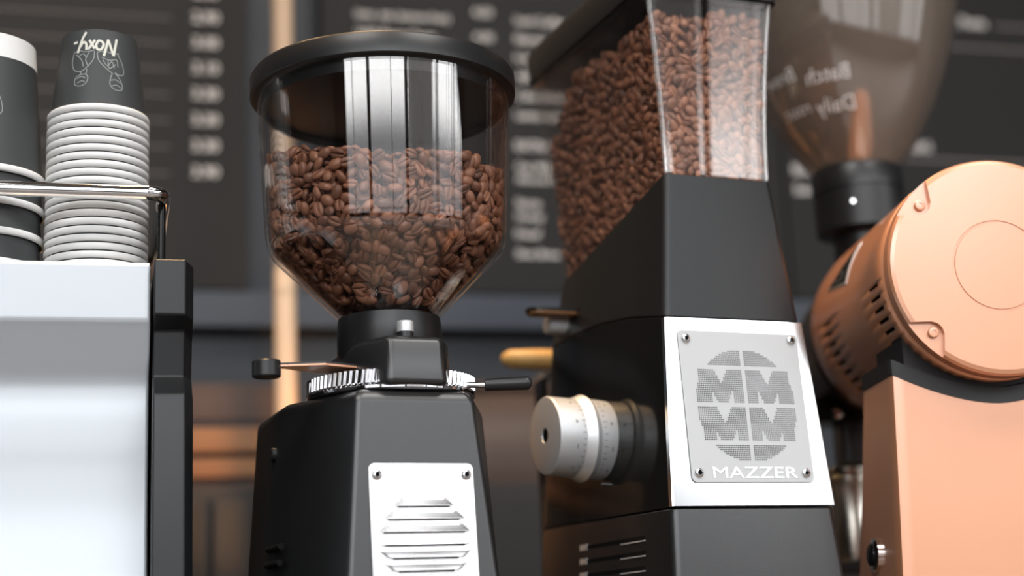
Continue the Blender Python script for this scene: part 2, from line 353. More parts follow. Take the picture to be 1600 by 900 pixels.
# ------------------------------------------------------------------ paper cups
def cup_art(scale):                                     # two seated line figures and a script word, drawn upright
    s = scale
    fig = [curve([(-.95, .95), (-.72, 1.0), (-.45, .93), (-.1, .98)]), curve([(-.95, .95), (-1.0, .55), (-.88, .2), (-.6, .1), (-.35, .28), (-.12, .6), (-.08, .95)]),
           curve([(-.85, .85), (-.6, .6), (-.5, .3)]), curve([(-.3, .9), (-.42, .6), (-.3, .3)]), curve([(-.75, .75), (-.55, .85), (-.4, .7)]),
           curve([(-.62, .12), (-.55, -.02), (-.38, .0), (-.36, .2)]),
           curve([(-.55, -.02), (-.78, -.15), (-.80, -.42), (-.58, -.52), (-.36, -.40), (-.30, -.16), (-.40, -.02)]), curve([(-.74, -.2), (-.55, -.12), (-.38, -.2)]), curve([(-.7, -.38), (-.52, -.30), (-.4, -.36)]),
           curve([(.02, .9), (.35, .96), (.62, .9), (.92, .95)]), curve([(.02, .9), (.1, .55), (.4, .22), (.62, .05)]), curve([(.85, .93), (1.05, .5), (1.08, .12), (.9, .02), (.72, .1)]),
           curve([(.2, .7), (.5, .6), (.8, .66), (.85, .35)]), curve([(.25, .6), (.42, .35), (.6, .55), (.7, .3)]), curve([(.45, .55), (.5, .25), (.75, .45)]),
           curve([(.62, .05), (.55, -.12), (.52, -.42), (.7, -.62), (.95, -.6), (1.0, -.38), (.88, -.1), (.72, .08)]), curve([(.55, -.25), (.75, -.2), (.95, -.32)]), curve([(.6, -.48), (.78, -.42), (.95, -.52)])]
    word = [[(-.62, .98), (-.50, 1.58)], [(-.50, 1.58), (-.34, 1.04)], [(-.34, 1.04), (-.20, 1.62)],
            curve([(-.10, 1.10), (-.19, 1.2), (-.13, 1.38), (-.01, 1.40), (.04, 1.26), (-.02, 1.12), (-.10, 1.10)]),
            [(.08, 1.38), (.26, 1.08)], [(.08, 1.08), (.28, 1.40)],
            curve([(.34, 1.42), (.36, 1.2), (.46, 1.15), (.56, 1.3)]), curve([(.62, 1.50), (.50, 1.05), (.38, .80)]), [(.66, 1.12), (.80, 1.14)]]
    return [[(x*s, y*s) for x, y in L] for L in fig], [[(-(x-.02)*1.3*s-.004*0, (1.28-(y-1.2)*1.25)*s) for x, y in L] for L in word]
def make_cup(r_rim, r_base, h, rim_h, label, loc, rz, band=False, art=None, group=None, vis=True):
    t = thing('paper_cup', label, 'cup', loc, rz, group)             # stands on its mouth
    rr = lambda z: r_rim-.002-(r_rim-.002-r_base)*z/h
    top = h-.018 if band else h
    pr = [(rr(.002), .002), (rr(top), top)]
    if not band: pr += [(r_base-.0012, h+.0005), (r_base-.002, h-.0005), (r_base-.003, h-.006), (0, h-.006)]
    MB().lathe(pr, 56).build('cup_wall', M['cup'], t, angle=50)
    if band:
        MB().lathe([(rr(top)+.0003, top-.0005), (rr(h)+.0003, h), (r_base-.0012, h+.0008), (r_base-.003, h-.006), (0, h-.006)], 56).build('base_band', M['paper'], t, angle=50, label='white band round the base of the cup')
    MB().lathe([(r_rim-.0018, .0002), (r_rim-.0004, .0008), (r_rim, rim_h*.2), (r_rim-.0001, rim_h*.8), (r_rim-.0006, rim_h*.95), (r_rim-.0022, rim_h), (r_rim-.004, rim_h*.8)], 56).build('rolled_rim', M['paper'], t, angle=60, label='white rolled rim')
    if art:
        a0, zc, sc_ = art; fig, word = cup_art(sc_)
        def fn(u, v, off):
            z = zc+v; r = rr(z)+off; a = a0+u/rr(zc); return (r*cos(a), r*sin(a), z)
        ribbons(fig, .00055, fn).build('printed_figures', M['ink_grey'], t, smooth=False, label='grey line drawing of two people printed upside down')
        ribbons(word, .0019, fn, .0004).build('printed_word', M['print'], t, smooth=False, label='cream script word Noxy printed upside down')
    return t
def dup(root, loc, label, group=None, rz=None, skip=()):
    r = root.copy(); COL.objects.link(r); r.location = loc; r['label'] = label
    if group: r['group'] = group
    elif 'group' in r: del r['group']
    if rz is not None: r.rotation_euler = (0, 0, rz)
    for ch in list(root.children):
        if ch.name.split('.')[0] in skip: continue
        c = ch.copy(); COL.objects.link(c); c.parent = r
        for g in ch.children: d = g.copy(); COL.objects.link(d); d.parent = c
    return r
CX, CY, TZ, SP = -.0115, 1.142, .4517, .0062
NR = 21; z0 = .5785-.0052-SP*(NR-1)
first = make_cup(.0375, .0282, .0665, .0054, 'charcoal paper cup printed with Noxy on top of the tall stack', (CX, CY, z0+SP*(NR-1)), 0, art=(radians(-94), .0300, .0192))
for k in range(NR-1):
    g = 'nested cups of the tall stack'; od = ('topmost second third fourth fifth sixth seventh eighth ninth tenth eleventh twelfth thirteenth fourteenth fifteenth sixteenth seventeenth eighteenth nineteenth lowest').split()[NR-2-k]
    j = rng.uniform(-.0002, .0002, 2)
    dup(first, (CX+j[0], CY+j[1], max(z0+SP*k, TZ)), od+' of the white rims under the printed cup in the tall stack', g, skip=('printed_figures', 'printed_word'))
LX, LY = -.0955, 1.150
zs = [.4560, .4785, .5010, .5250]
big = make_cup(.0470, .0365, .1085, .0056, 'large charcoal paper cup topmost of the left stack', (LX, LY, zs[3]), 0, band=True, art=(radians(-104), .043, .0250))
for k, (z, w) in enumerate(zip(zs[:3], ('lowest of the left stack, on the machine top', 'third from the top of the left stack, below the rail', 'second from the top of the left stack, at the rail'))):
    dup(big, (LX, LY, z), 'large charcoal paper cup '+w, skip=('printed_figures', 'printed_word', 'base_band') if k < 2 else ('base_band', 'printed_figures', 'printed_word'))
for z, w in ((.4517, 'lower'), (.476, 'upper')):
    dup(big, (-.012, 1.285, z), 'large paper cup %s of the pair half hidden behind the tall stack' % w, skip=('printed_figures', 'printed_word'))

# ------------------------------------------------------------------ coffee beans
def bean_mesh(a=.0053, b=.0039, c=.0027, nu=8, fine=True):
    vs = []; fs = []
    T = [2*pi*j/12-pi/2 for j in range(2, 11)]+[3*pi/2+d for d in (-.30, -.17, -.07, 0, .07, .17, .30)] if fine else [2*pi*j/8-pi/2 for j in range(8)]
    nv = len(T)
    for i in range(nu+1):
        u = pi*i/nu; x = -a*cos(u); s = max(sin(u), .02)**.85
        for j in range(nv):
            # denser round the flat, creased side
            t = T[j]; y = b*cos(t)*s; z = sin(t)
            z = z*c*1.15*s if z > 0 else -abs(z)**.55*c*.60*s
            if z < 0: z += c*.75*exp(-(y/(b*.12))**2)*s
            vs.append((x, y, z))
    for i in range(nu):
        for j in range(nv):
            p = i*nv+j; q = i*nv+(j+1) % nv; fs.append((p, q, q+nv, p+nv))
    fs.append(tuple(reversed(range(nv)))); fs.append(tuple(nu*nv+j for j in range(nv)))
    return np.array(vs), fs
BV, BF = bean_mesh()
BV2, BF2 = bean_mesh(nu=5, fine=False)
def orient(nrm, flat_out, spread):                       # rows: bean axes x, y, z in the pile's frame
    n = nrm/np.linalg.norm(nrm); t = np.cross(n, (0, 0, 1.)); t = t/np.linalg.norm(t); s = np.cross(n, t)
    a = rng.uniform(0, 2*pi); ax = cos(a)*t+sin(a)*s
    zz = -n if flat_out else n
    tl = np.clip(rng.normal(0, spread), -1.2, 1.2); zz = zz*cos(tl)+np.cross(ax, zz)*sin(tl)
    t2 = np.clip(rng.normal(0, .32), -.8, .8); ax, zz = ax*cos(t2)+zz*sin(t2), zz*cos(t2)-ax*sin(t2)
    return np.array([ax, np.cross(zz, ax), zz])
def place(p, nrm, layer, gap=.0004):
    """a bean touching the wall at p (outward normal nrm), pushed in by its own half width"""
    flat = rng.random() < .5
    R_ = orient(np.array(nrm), flat, .42); sz = rng.normal(1, .07); sz = min(max(sz, .84), 1.16)
    n = np.array(nrm)/np.linalg.norm(nrm)
    ext = sqrt(sum((R_[i]@n*h)**2 for i, h in enumerate((.0053, .0039, .0029))))*sz
    tone = min(max(rng.normal(.45, .2), 0), 1)
    return (np.array(p)-n*(ext+gap+layer*.0045), R_*sz, tone)
def darts(fn_area, w, h, d, tries):
    """points at least d apart in a w by h sheet"""
    cell = d/sqrt(2); grid = {}; pts = []
    for _ in range(tries):
        x, y = rng.uniform(0, w), rng.uniform(0, h)
        if fn_area and not fn_area(x, y): continue
        i, j = int(x/cell), int(y/cell); ok = True
        for di in range(-2, 3):
            for dj in range(-2, 3):
                q = grid.get((i+di, j+dj))
                if q and (q[0]-x)**2+(q[1]-y)**2 < d*d: ok = False; break
            if not ok: break
        if ok: grid[(i, j)] = (x, y); pts.append((x, y))
    return pts
def joined(items, name, parent, label):
    nv = [len(BV), len(BV2)]; V = []; F = []; T = []; k = 0
    for pos, R_, tone, lay in items:
        bv, bf = (BV, BF) if lay < 2 else (BV2, BF2)
        V.append(bv@R_+pos); F += [tuple(i+k for i in f) for f in bf]; T.append(np.full(len(bv), tone)); k += len(bv)
    me = bpy.data.meshes.new(name); me.from_pydata(np.concatenate(V).tolist(), [], F)
    at = me.attributes.new('tone', 'FLOAT', 'POINT'); at.data.foreach_set('value', np.concatenate(T).astype(np.float32))
    me.polygons.foreach_set('use_smooth', [True]*len(me.polygons)); me.materials.append(M['bean'])
    o = bpy.data.objects.new(name, me); COL.objects.link(o); o.matrix_world = parent.matrix_world if parent else Matrix()
    return tag(o, label, 'coffee beans', kind='stuff')
PROTO = []
for k in range(7):
    me = bpy.data.meshes.new('coffee_bean'); me.from_pydata(BV.tolist(), [], BF)
    at = me.attributes.new('tone', 'FLOAT', 'POINT'); at.data.foreach_set('value', np.full(len(BV), .12+.125*k, np.float32))
    me.polygons.foreach_set('use_smooth', [True]*len(me.polygons)); me.materials.append(M['bean']); PROTO.append(me)
def singles(items, mw, label, group):
    for pos, R_, tone, lay in items:
        o = bpy.data.objects.new('coffee_bean', PROTO[int(np.clip(round((tone-.12)/.125), 0, 6))]); COL.objects.link(o)
        m = Matrix.Identity(4)
        for i in range(3):
            for j in range(3): m[i][j] = R_[j][i]
            m[i][3] = pos[i]
        o.matrix_world = mw @ m
        tag(o, label, 'coffee bean', group)
def split_nearest(items, mw, n):
    inv = np.array(mw.inverted()@EYE)
    front = [(np.linalg.norm(it[0]-inv), i) for i, it in enumerate(items) if it[4]]
    pick = set(i for _, i in sorted(front)[:n])
    return [it[:4] for i, it in enumerate(items) if i in pick], [it[:4] for i, it in enumerate(items) if i not in pick]

# ------------------------------------------------------------------ grinder with the round hopper
G1 = Matrix.Translation((.198, 1.092, 0))@Matrix.Rotation(radians(7), 4, 'Z')
g1 = thing('coffee_grinder', 'black coffee grinder with a round hopper half full of beans and slatted vent plate', 'coffee grinder', (.198, 1.092, 0), radians(7))
ZT = .3545
def foot1(dz, ins=0):
    f = .042+.084*dz-ins; s = .0765+.07*dz-ins; y = -.057-.070*dz+ins
    return [(f, y), (s, .018), (s, .10), (s*.55, .135), (-s*.55, .135), (-s, .10), (-s, .018), (-f, y)]
MB().loft([[(x, y, ZT-dz) for x, y in foot1(dz)] for dz in (ZT-.012, .25, .12, .006)]+[[(x, y, ZT) for x, y in foot1(0, .004)]]).build('body', M['satin_black'], g1, bevel=.005, seg=4)
MB().loft([[(x, y, z) for x, y in foot1(ZT-.012, i)] for z, i in ((0, .004), (.013, .003))]).build('base_plate', M['rubber'], g1)
fm = frame_map((0, -.057, ZT), (1, 0, 0), (0, .07, 1))
pl = MB().loft([[fm(a, b, w) for a, b in rrect(-.0365, .0385, -.158, -.0525, .004)] for w in (.0002, .0016)]).build('vent_plate', M['vent_steel'], g1, bevel=.0004, label='polished steel vent plate')
for k in range(7):                                        # pressed louvres in a round outline
    v = -.1055-.0087*(k-3); hw = sqrt(max(.0345**2-((k-3)*.0087)**2, 0))*.985+.001; uc = .001; top = v+.0030; bot = v-.0026
    i0 = .007 if k < 3 else (.003 if k == 3 else .001); i1 = .001 if k < 3 else (.003 if k == 3 else .007)
    P0 = [fm(uc-hw+i0, top, .0016), fm(uc+hw-i0, top, .0016), fm(uc+hw-i1, bot, .0016), fm(uc-hw+i1, bot, .0016)]
    P1 = [fm(uc-hw+i0+.003, top-.0006, .0022), fm(uc+hw-i0-.003, top-.0006, .0022), fm(uc+hw-i1-.004, bot-.0002, .0030), fm(uc-hw+i1+.004, bot-.0002, .0030)]
    MB().loft([P0, P1], False, True).build('slat', M['vent_steel'], pl, bevel=.0007, seg=2)
    MB().box(-hw+i1+.004, hw-i1-.004, -.0003, .0002, .0016, .0026, fn=lambda a, b, c, bot=bot: fm(uc+a, bot+b-.0004, c)).build('slot', M['shadow'], pl, smooth=False)
for u in (-.031, .033):
    screw(g1, fm, u, -.0605, .0036, w=.0016); screw(g1, fm, u, -.150, .0036, w=.0016)
# small grooves and a button on the left flank
fl = frame_map((-.0765-.004, .012, ZT-.11), (-.0345, .0, 0) if False else (-.42, -.9, 0), (.07, 0, 1))
for k in range(3): MB().tube([(-.0835-.0012*k, -.006, ZT-.103-.011*k), (-.0845-.0012*k, .030, ZT-.103-.011*k)], .0022, 10).build('side_groove', M['shadow'], g1)
MB().lathe([(.005, 0), (.005, .003), (.004, .004)], 20, fn=lambda a, b, c: (-.0785-c, .03+a, ZT-.035+b), cap1=True).build('side_button', M['plastic'], g1)
# adjustment ring and its bed
MB().lathe([(.0590, ZT), (.0612, ZT+.001), (.0612, ZT+.0028), (.058, ZT+.0045)], 72, cap0=True, cap1=True).build('ring_bed', M['chrome'], g1)
NT = 84; prof = []
ring = MB(); rings = []
for z, dr in ((ZT+.0040, -.002), (ZT+.0048, 0), (ZT+.0140, 0), (ZT+.0148, -.002)):
    L = []
    for j in range(NT*4):
        a = 2*pi*j/(NT*4)+(z-ZT)*2.2; rr_ = .0615+dr-(.0016 if j % 4 in (2, 3) else 0); L.append((rr_*cos(a), rr_*sin(a), z))
    rings.append(L)
ring.loft(rings).build('adjustment_ring', M['chrome'], g1, angle=20, label='knurled chrome adjustment ring')
# neck block
def neck(s, z): return [(x, y, z) for x, y in ((.0205*s, -.0640*s), (.028*s, -.050*s), (.0375*s, .0), (.037*s, .045), (-.037*s, .045), (-.0375*s, .0), (-.036*s, -.036*s), (-.0215*s, -.0640*s))]
MB().loft([neck(1, ZT+.002), neck(.985, ZT+.032), neck(.93, ZT+.0375)]).build('neck_block', M['satin_black'], g1, bevel=.0045, seg=4)
MB().lathe([(.0370, ZT+.03), (.0385, ZT+.034), (.0385, ZT+.052), (.0375, ZT+.0605), (.0345, ZT+.0615)], 64, cap0=True).build('collar', M['plastic'], g1)
px, py = -.0045, -.0515
MB().lathe([(.0058, ZT+.030), (.0058, ZT+.0410)], 24, fn=lambda a, b, c: (a+px, b+py, c), cap1=True).build('pin', M['plastic'], g1)
MB().lathe([(.0060, ZT+.0410), (.0061, ZT+.0418), (.0061, ZT+.0480), (.0054, ZT+.0487)], 24, fn=lambda a, b, c: (a+px, b+py, c), cap0=True, cap1=True).build('pin_cap', M['satin_steel'], g1)
# lever to the right, hopper gate to the left
lv = MB().tube([(.042, -.040, ZT+.0065), (.061, -.0477, ZT+.0055)], .0023, 14).build('lever_rod', M['chrome'], g1)
d = Vector((.036, -.0146, 0)).normalized(); p0 = Vector((.0560, -.0457, ZT+.0058))
MB().tube([p0+d*t for t in (0, .0005, .029, .0315, .0332, .0338)], [.0040, .0044, .0050, .0046, .0030, .0008], 20).build('lever_grip', M['plastic'], lv)
gt = MB(); gz = ZT+.0190
gt.loft([[(x, y, z) for x, y in ((-.030, -.034), (-.030, -.012), (-.060, -.012), (-.088, -.027), (-.090, -.034), (-.060, -.044))] for z in (gz-.0016, gz)])
gp = gt.build('hopper_gate', M['copper'], g1, bevel=.0004, label='coppery underside of the hopper gate plate')
MB().loft([[(x, y, z) for x, y in ((-.030, -.034), (-.030, -.012), (-.060, -.012), (-.088, -.027), (-.090, -.034), (-.060, -.044))] for z in (gz, gz+.0012)]).build('gate_top', M['plastic'], gp)
MB().lathe([(.0088, gz-.0088), (.0098, gz-.008), (.0098, gz+.0020), (.0090, gz+.0030), (.004, gz+.0030)], 32, fn=lambda a, b, c: (a-.0985, b-.0305, c), cap0=True, cap1=True).build('gate_knob', M['plastic'], gp)
# glass hopper
HO = [(.0350, .4125), (.0370, .4160), (.0800, .4585), (.0860, .4655), (.0890, .4740), (.0905, .4900), (.0950, .5760), (.0955, .5860)]
HT = .0028
HI = [(.0322, .4135), (.0345, .4175), (.0775, .4605), (.0833, .4670), (.0862, .4750), (.0877, .4900), (.0922, .5760), (.0927, .5855)]
def fine(P): return curve(P, 5)
MB().lathe(fine(HO)+fine(HI)[::-1]+[HO[0]], 128).build('hopper', M['glass'], g1, angle=60, label='clear round bean hopper tapering to a funnel')
MB().lathe([(.0, .5800), (.088, .5800), (.0895, .5760), (.0915, .5760), (.0925, .5850), (.0990, .5850), (.1005, .5862), (.1005, .5995), (.0990, .6018), (.0970, .6022), (0, .6030)], 128).build('lid', M['plastic'], g1, angle=40)
# beans: three skins of beans against the wall of the funnel, and the top of the heap
P = fine(HI); arc = [0]
for a, b in zip(P[:-1], P[1:]): arc.append(arc[-1]+hypot(b[0]-a[0], b[1]-a[1]))
arc = np.array(arc); PR = np.array([p[0] for p in P]); PZ = np.array([p[1] for p in P])
def prof_at(s):
    r = np.interp(s, arc, PR); z = np.interp(s, arc, PZ); dr = np.interp(s+.002, arc, PR)-np.interp(s-.002, arc, PR); dz = np.interp(s+.002, arc, PZ)-np.interp(s-.002, arc, PZ)
    q = hypot(dr, dz); return r, z, dz/q, -dr/q
level = lambda x, y: .536+.18*y+.003*sin(70*x)+.002*sin(150*x+2)
items = []
cam1 = np.array(G1.inverted()@EYE)
for layer in range(4):
    Rm = .0927
    def ok(a, s):
        r, z, nr, nz = prof_at(s); return abs(a/Rm-pi) < pi*(r/Rm) and z < level(r*cos(0), 0)+.03
    for a, s in darts(ok, 2*pi*Rm, arc[-1], .0068 if layer < 2 else .0073, 16000 if layer < 2 else 9000):
        r, z, nr, nz = prof_at(s)
        th = (a/Rm-pi)*Rm/r
        x, y = r*cos(th), r*sin(th)
        if z > level(x, y)-.003 or z < .420: continue
        it = place((x, y, z), (nr*cos(th), nr*sin(th), nz), layer)
        facing = layer == 0 and (np.array((x, y))@(cam1[:2]/np.linalg.norm(cam1[:2]))) > r*.25
        items.append((*it, layer, facing))
for x, y in darts(lambda u, v: hypot(u-.09, v-.09) < .084, .18, .18, .0066, 9000):
    x -= .09; y -= .09
    it = place((x, y, level(x, y)), (0, -.18, 1), 0); items.append((*it, 1, False))
bpy.context.view_layer.update()
near, rest = split_nearest(items, G1, 160)
o = joined(rest, 'bean_heap', None, 'heap of roasted brown coffee beans filling half of the round hopper'); o.matrix_world = G1
singles(near, G1, 'roasted brown coffee bean pressed against the front wall of the round hopper', 'beans at the front of the round hopper')

# ------------------------------------------------------------------ grinder with the square hopper
Tm = radians(8); OM = Vector((.459, 1.052, 0)); G2 = Matrix.Translation(OM)@Matrix.Rotation(Tm, 4, 'Z')
g2 = thing('coffee_grinder', 'tall black and steel coffee grinder with a square hopper full of beans', 'coffee grinder', OM, Tm)
def lerp(a, b, t): return a+(b-a)*t
def sect(hw, yf, yb, zf, zb=None, r=.006, hump=0, back=None):
    """rounded section; z follows depth"""
    zb = zf if zb is None else zb; bw = hw if back is None else back
    P = []
    for x, y in rrect(-1, 1, yf, yb, 1e-4, 1): pass
    n = 4
    for k, (cx, cy, a) in enumerate(((1, yb, 0), (-1, yb, 90), (-1, yf, 180), (1, yf, 270))):
        w = (bw if cy == yb else hw); rr_ = r if cy == yf else .010
        for i in range(n+1):
            t = radians(a+90*i/n); x = cx*(w-rr_)+rr_*cos(t); y = cy+(-rr_ if cy == yb else rr_)+rr_*sin(t); P.append((x, y))
        if k in (1, 3):                                   # mid points of the flanks for the curved seams
            for f in (.25, .5, .75):
                a0 = (-bw, yb-.01) if k == 1 else (hw, yf+r); b0 = (-hw, yf+r) if k == 1 else (bw, yb-.01)
                P.append((lerp(a0[0], b0[0], f), lerp(a0[1], b0[1], f)))
    o = []
    for x, y in P:
        f = min(max((y-yf)/(yb-yf), 0), 1); o.append((x, y, lerp(zf, zb, f)+hump*4*f*(1-f)))
    return o
S0 = dict(hw=.0855, yf=-.019, yb=.258); S1 = dict(hw=.0690, yf=0, yb=.238); S2 = dict(hw=.0598, yf=.0098, yb=.222); S3 = dict(hw=.0480, yf=.0160, yb=.216)
MB().loft([sect(.084, -.017, .25, 0)+[], sect(**S0, zf=.010), sect(**S1, zf=.2690, zb=.273)]).build('lower_body', M['satin_black'], g2, bevel=.0012)
MB().loft([sect(**S1, zf=.2697, zb=.2737), sect(**S2, zf=.4112, zb=.426, hump=.009)]).build('middle_body', M['gloss_black'], g2, bevel=.0008, label='glossy black flanks of the middle section')
MB().loft([sect(**S2, zf=.4120, zb=.4268, hump=.009), sect(.054, .013, .219, .468, .455, hump=.003), sect(**S3, zf=.5270, zb=.484)]).build('shoulder', M['shoulder'], g2, bevel=.0012)
ff = frame_map((0, 0, .2697), (1, 0, 0), (0, .069, 1))
# polished fascia wrapped over the front of the middle section
mb = MB(); rows_ = []
for v in (.0006, .1418):
    f = v/.1425; hw = lerp(.0692, .0600, f); rows_.append([ff(-hw, v, -.004), ff(-hw, v, .0006), ff(-hw+.0012, v, .0016), ff(hw-.0012, v, .0016), ff(hw, v, .0006), ff(hw, v, -.004)])
mb.loft(rows_, True, True, False).build('fascia', M['steel'], g2, angle=15, label='polished steel fascia on the front')
gp = MB().loft([[ff(a+.002*(b-.075)/.06*-.0, b, w) for a, b in rrect(-.0515, .0525, .0175, .1320, .004)] for w in (.0016, .0026)]).build('grille_plate', M['plate'], g2, bevel=.0003, label='etched steel plate with a round grille of four letters M')
for u, v in ((-.0450, .1255), (.0465, .1270), (-.0455, .0245), (.0455, .0245)): screw(g2, ff, u, v, .0037, w=.0026)
# round grille of punched holes that spell four Ms
dots = MB(); cu_, cv_, Rg, pit = .0012, .0755, .0428, .00150
def in_M(x, y, w, h):                                     # block letter M in a w by h cell, x and y from its lower left corner
    if not (0 <= x <= w and 0 <= y <= h): return False
    d = abs(x-w/2)/w; t = y/h
    return not (t > .55 and d < .17*(t-.55)/.45) and not (d < .25 and d > .12+.36*t)
w_, h_ = .0365, .0255; n = int(Rg*2/pit)+1
for i in range(n):
    for j in range(n):
        x = (i-(n-1)/2)*pit; y = (j-(n-1)/2)*pit
        if hypot(x, y) > Rg and abs(y) > .0280: continue
        ax_, ay = abs(x), y
        hole = False
        if ax_ > .0014:
            if abs(ay) > .0305: hole = ax_ > .0020
            elif ax_ > .0394: hole = abs(ay) > .0016 and abs(ay) < .024 and hypot(x, y) < Rg
            else:
                lx = (x-.0018) if x > 0 else (x+.0018+w_)
                ly = (ay-.0022) if ay > 0 else (ay+.0022+h_)
                hole = in_M(lx, ly, w_, h_)
        if hole:
            r = .00054
            dots.add([ff(cu_+x+r*cos(a), cv_+y+r*sin(a), .00275) for a in [pi/3*k for k in range(6)]], [tuple(range(6))])
dots.build('punched_holes', M['shadow'], gp, smooth=False, kind='stuff')
lettering('lettering', 'MAZZER', .0118, lambda x, y, o: ff(x+.0015, y+.0208, .0027+o), M['vent_steel'], gp, sx=1.62)
# left flank: lower vent slots, light chips, seam, pin, dial
def flank(y, z, w=0):                                     # point on the left flank, w outwards
    hw = np.interp(z, (.01, .2697, .4112, .527), (.0855, .0690, .0598, .0480)); return (-hw-w, y, z)
for k in range(4):
    z = .2500-.0110*k
    MB().box(0, .112, 0, .0030, -.0005, .0004, fn=lambda a, b, c, z=z: flank(.042+a, z+b, c)).build('vent_slot', M['shadow'], g2, smooth=False)
    MB().box(0, .040, -.0012, -.0002, -.0002, .0006, fn=lambda a, b, c, z=z: flank(.042+a, z+b, c)).build('slot_edge', M['satin_steel'], g2, smooth=False)
    MB().box(0, .013, -.0005, .0040, -.0002, .0008, fn=lambda a, b, c, z=z: flank(.142+a, z+b, c)).build('slot_chip', M['satin_steel'], g2, smooth=False, label='light metal chip at the end of a slot')
for k in range(3): MB().box(0, .03, 0, .0022, -.0005, .0004, fn=lambda a, b, c, k=k: flank(.172+a, .400-.012*k+b-.15*a, c)).build('rear_slot', M['shadow'], g2, smooth=False)
MB().lathe([(.0075, -.01), (.0078, .003), (.0078, .018), (.0065, .0195), (.003, .0195)], 28, fn=lambda a, b, c: (-.056-c, .190+a, .442+b), cap1=True).build('side_pin', M['satin_steel'], g2)
dl = MB(); DA = lambda a, b, c: (-.0655-c*.9976, .1165+a, .3335+b+c*.07)
dial = MB().lathe([(.0310, -.004), (.0315, 0), (.0318, .0125), (.0300, .0130), (.0330, .0150), (.0345, .0185), (.0335, .0205), (.0312, .0262), (.0302, .0265)], 96, fn=DA, cap0=True).build('dial', M['satin_steel'], g2, angle=30, label='satin aluminium grind dial')
MB().lathe([(.0302, .0262), (.0308, .0266), (.0308, .0470), (.0300, .0482), (.0285, .0486), (.0060, .0486), (.0056, .0480), (.0056, .045)], 96, fn=DA, cap1=True).build('dial_knob', M['satin_steel'], dial, angle=30)
MB().lathe([(.0056, .0478), (.003, .0474), (0, .0472)], 24, fn=DA).build('knob_hole', M['shadow'], dial)
tk = MB()
for k in range(40):
    a = 2*pi*k/40; ln = .0030 if k % 2 == 0 else .0018
    for c0, rad in ((.0268, .03095), (.0118-ln, .0320)):
        q = [DA(rad*cos(a+s*.006), rad*sin(a+s*.006), c0+t*ln) for s, t in ((-1, 0), (1, 0), (1, 1), (-1, 1))]; tk.add(q, [(0, 1, 2, 3)])
tk.build('scale_marks', M['black_ink'], dial, smooth=False, kind='stuff')
for k in range(10):
    a0 = 2*pi*(k+.5)/10
    vs, fs = text_geo(str(k), .0042)
    for c0, rad in ((.0340, .03095), (.0048, .0318)):
        MB().add([DA((rad+.0002)*cos(a0+y/rad), (rad+.0002)*sin(a0+y/rad), c0+x*(1 if True else 1)) for x, y in vs], fs).build('scale_number', M['black_ink'], dial, smooth=False)
MB().lathe([(.0012, 0), (.0012, .004), (0, .005)], 16, fn=lambda a, b, c: DA(-.010+a, -.036+b, c+.002), cap0=True).build('dial_stop', M['chrome'], dial)
# hopper of clear plastic with concave flaring walls
def hop(s, ins=0):
    hw = .0482+.0105*s**1.7-ins; yf = .0150-.008*s**1.7+ins; yb = .216+.026*s**1.3-ins; P = sect(hw, yf, yb, 0, r=.009)
    o = []
    for x, y, _ in P:
        f = min(max((y-yf)/(yb-yf), 0), 1); zb = lerp(.5278, .4848, f)+.0*f; o.append((x, y, lerp(zb, .676, s)))
    return o
SS = [i/12 for i in range(13)]
MB().loft([hop(s) for s in SS]+[hop(s, .0028) for s in reversed(SS)]+[hop(0)], False, False).build('hopper', M['glass_flat'], g2, angle=40, label='clear square bean hopper with flaring walls')
for sx in (-1, 1):                                        # moulded corner ribs
    MB().tube([(sx*(.0482+.0105*s**1.7-.0035), .0150-.008*s**1.7+.0035, lerp(.528, .676, s)) for s in SS], .0022, 12).build('corner_rib', M['glass_rib'], g2)
def lidr(e, z): return [(x, y, z) for x, y, _ in sect(.0590+e, .0070-e, .2340+e, 0, r=.010)]
MB().loft([lidr(-.006, .676), lidr(.0035, .676), lidr(.0040, .700), lidr(.0, .708), lidr(-.01, .711)]).build('lid', M['plastic'], g2, angle=30)
MB().loft([lidr(.0008, .669), lidr(.0022, .669), lidr(.0022, .676), lidr(.0008, .676)]).build('hopper_lip', M['glass_flat'], g2)
# beans
items = []; cam2 = np.array(G2.inverted()@EYE)
def wallpt(side, a, s):                                   # a along the wall 0..1, s up 0..1 -> point on the inner face, outward normal
    ins = .0028
    def pt(a, s):
        hw = .0482+.0105*s**1.7-ins; yf = .0150-.008*s**1.7+ins; yb = .216+.026*s**1.3-ins
        if side == 'front': x, y = lerp(-hw, hw, a), yf
        elif side == 'back': x, y = lerp(-hw, hw, a), yb
        elif side == 'left': x, y = -hw, lerp(yf, yb, a)
        else: x, y = hw, lerp(yf, yb, a)
        f = (y-yf)/(yb-yf); return np.array((x, y, lerp(lerp(.5278, .4848, f), .676, s)))
    p = pt(a, s); n = np.cross(pt(a+.01, s)-pt(a-.01, s), pt(a, s+.01)-pt(a, max(s-.01, 0)))
    n /= np.linalg.norm(n); c = p-np.array((0, .12, p[2]))
    return p, n if n@c > 0 else -n
lev2 = lambda x, y: .6600+.05*x+.003*sin(60*x)+.003*sin(45*y+1)-max(0, y-.165)*.75
for side, L, lays in (('front', .110, 4), ('left', .205, 4), ('right', .205, 2), ('back', .110, 2)):
    for layer in range(lays):
        H = .175
        for u, v in darts(None, L, H, .0068 if layer < 2 else .0073, 22000 if L > .15 else 12000):
            if not .0035 < u < L-.0035: continue
            p, n = wallpt(side, u/L, v/H)
            if p[2] > lev2(p[0], p[1])-.002: continue
            it = place(p, n, layer); items.append((*it, layer, side == 'front' and layer == 0))
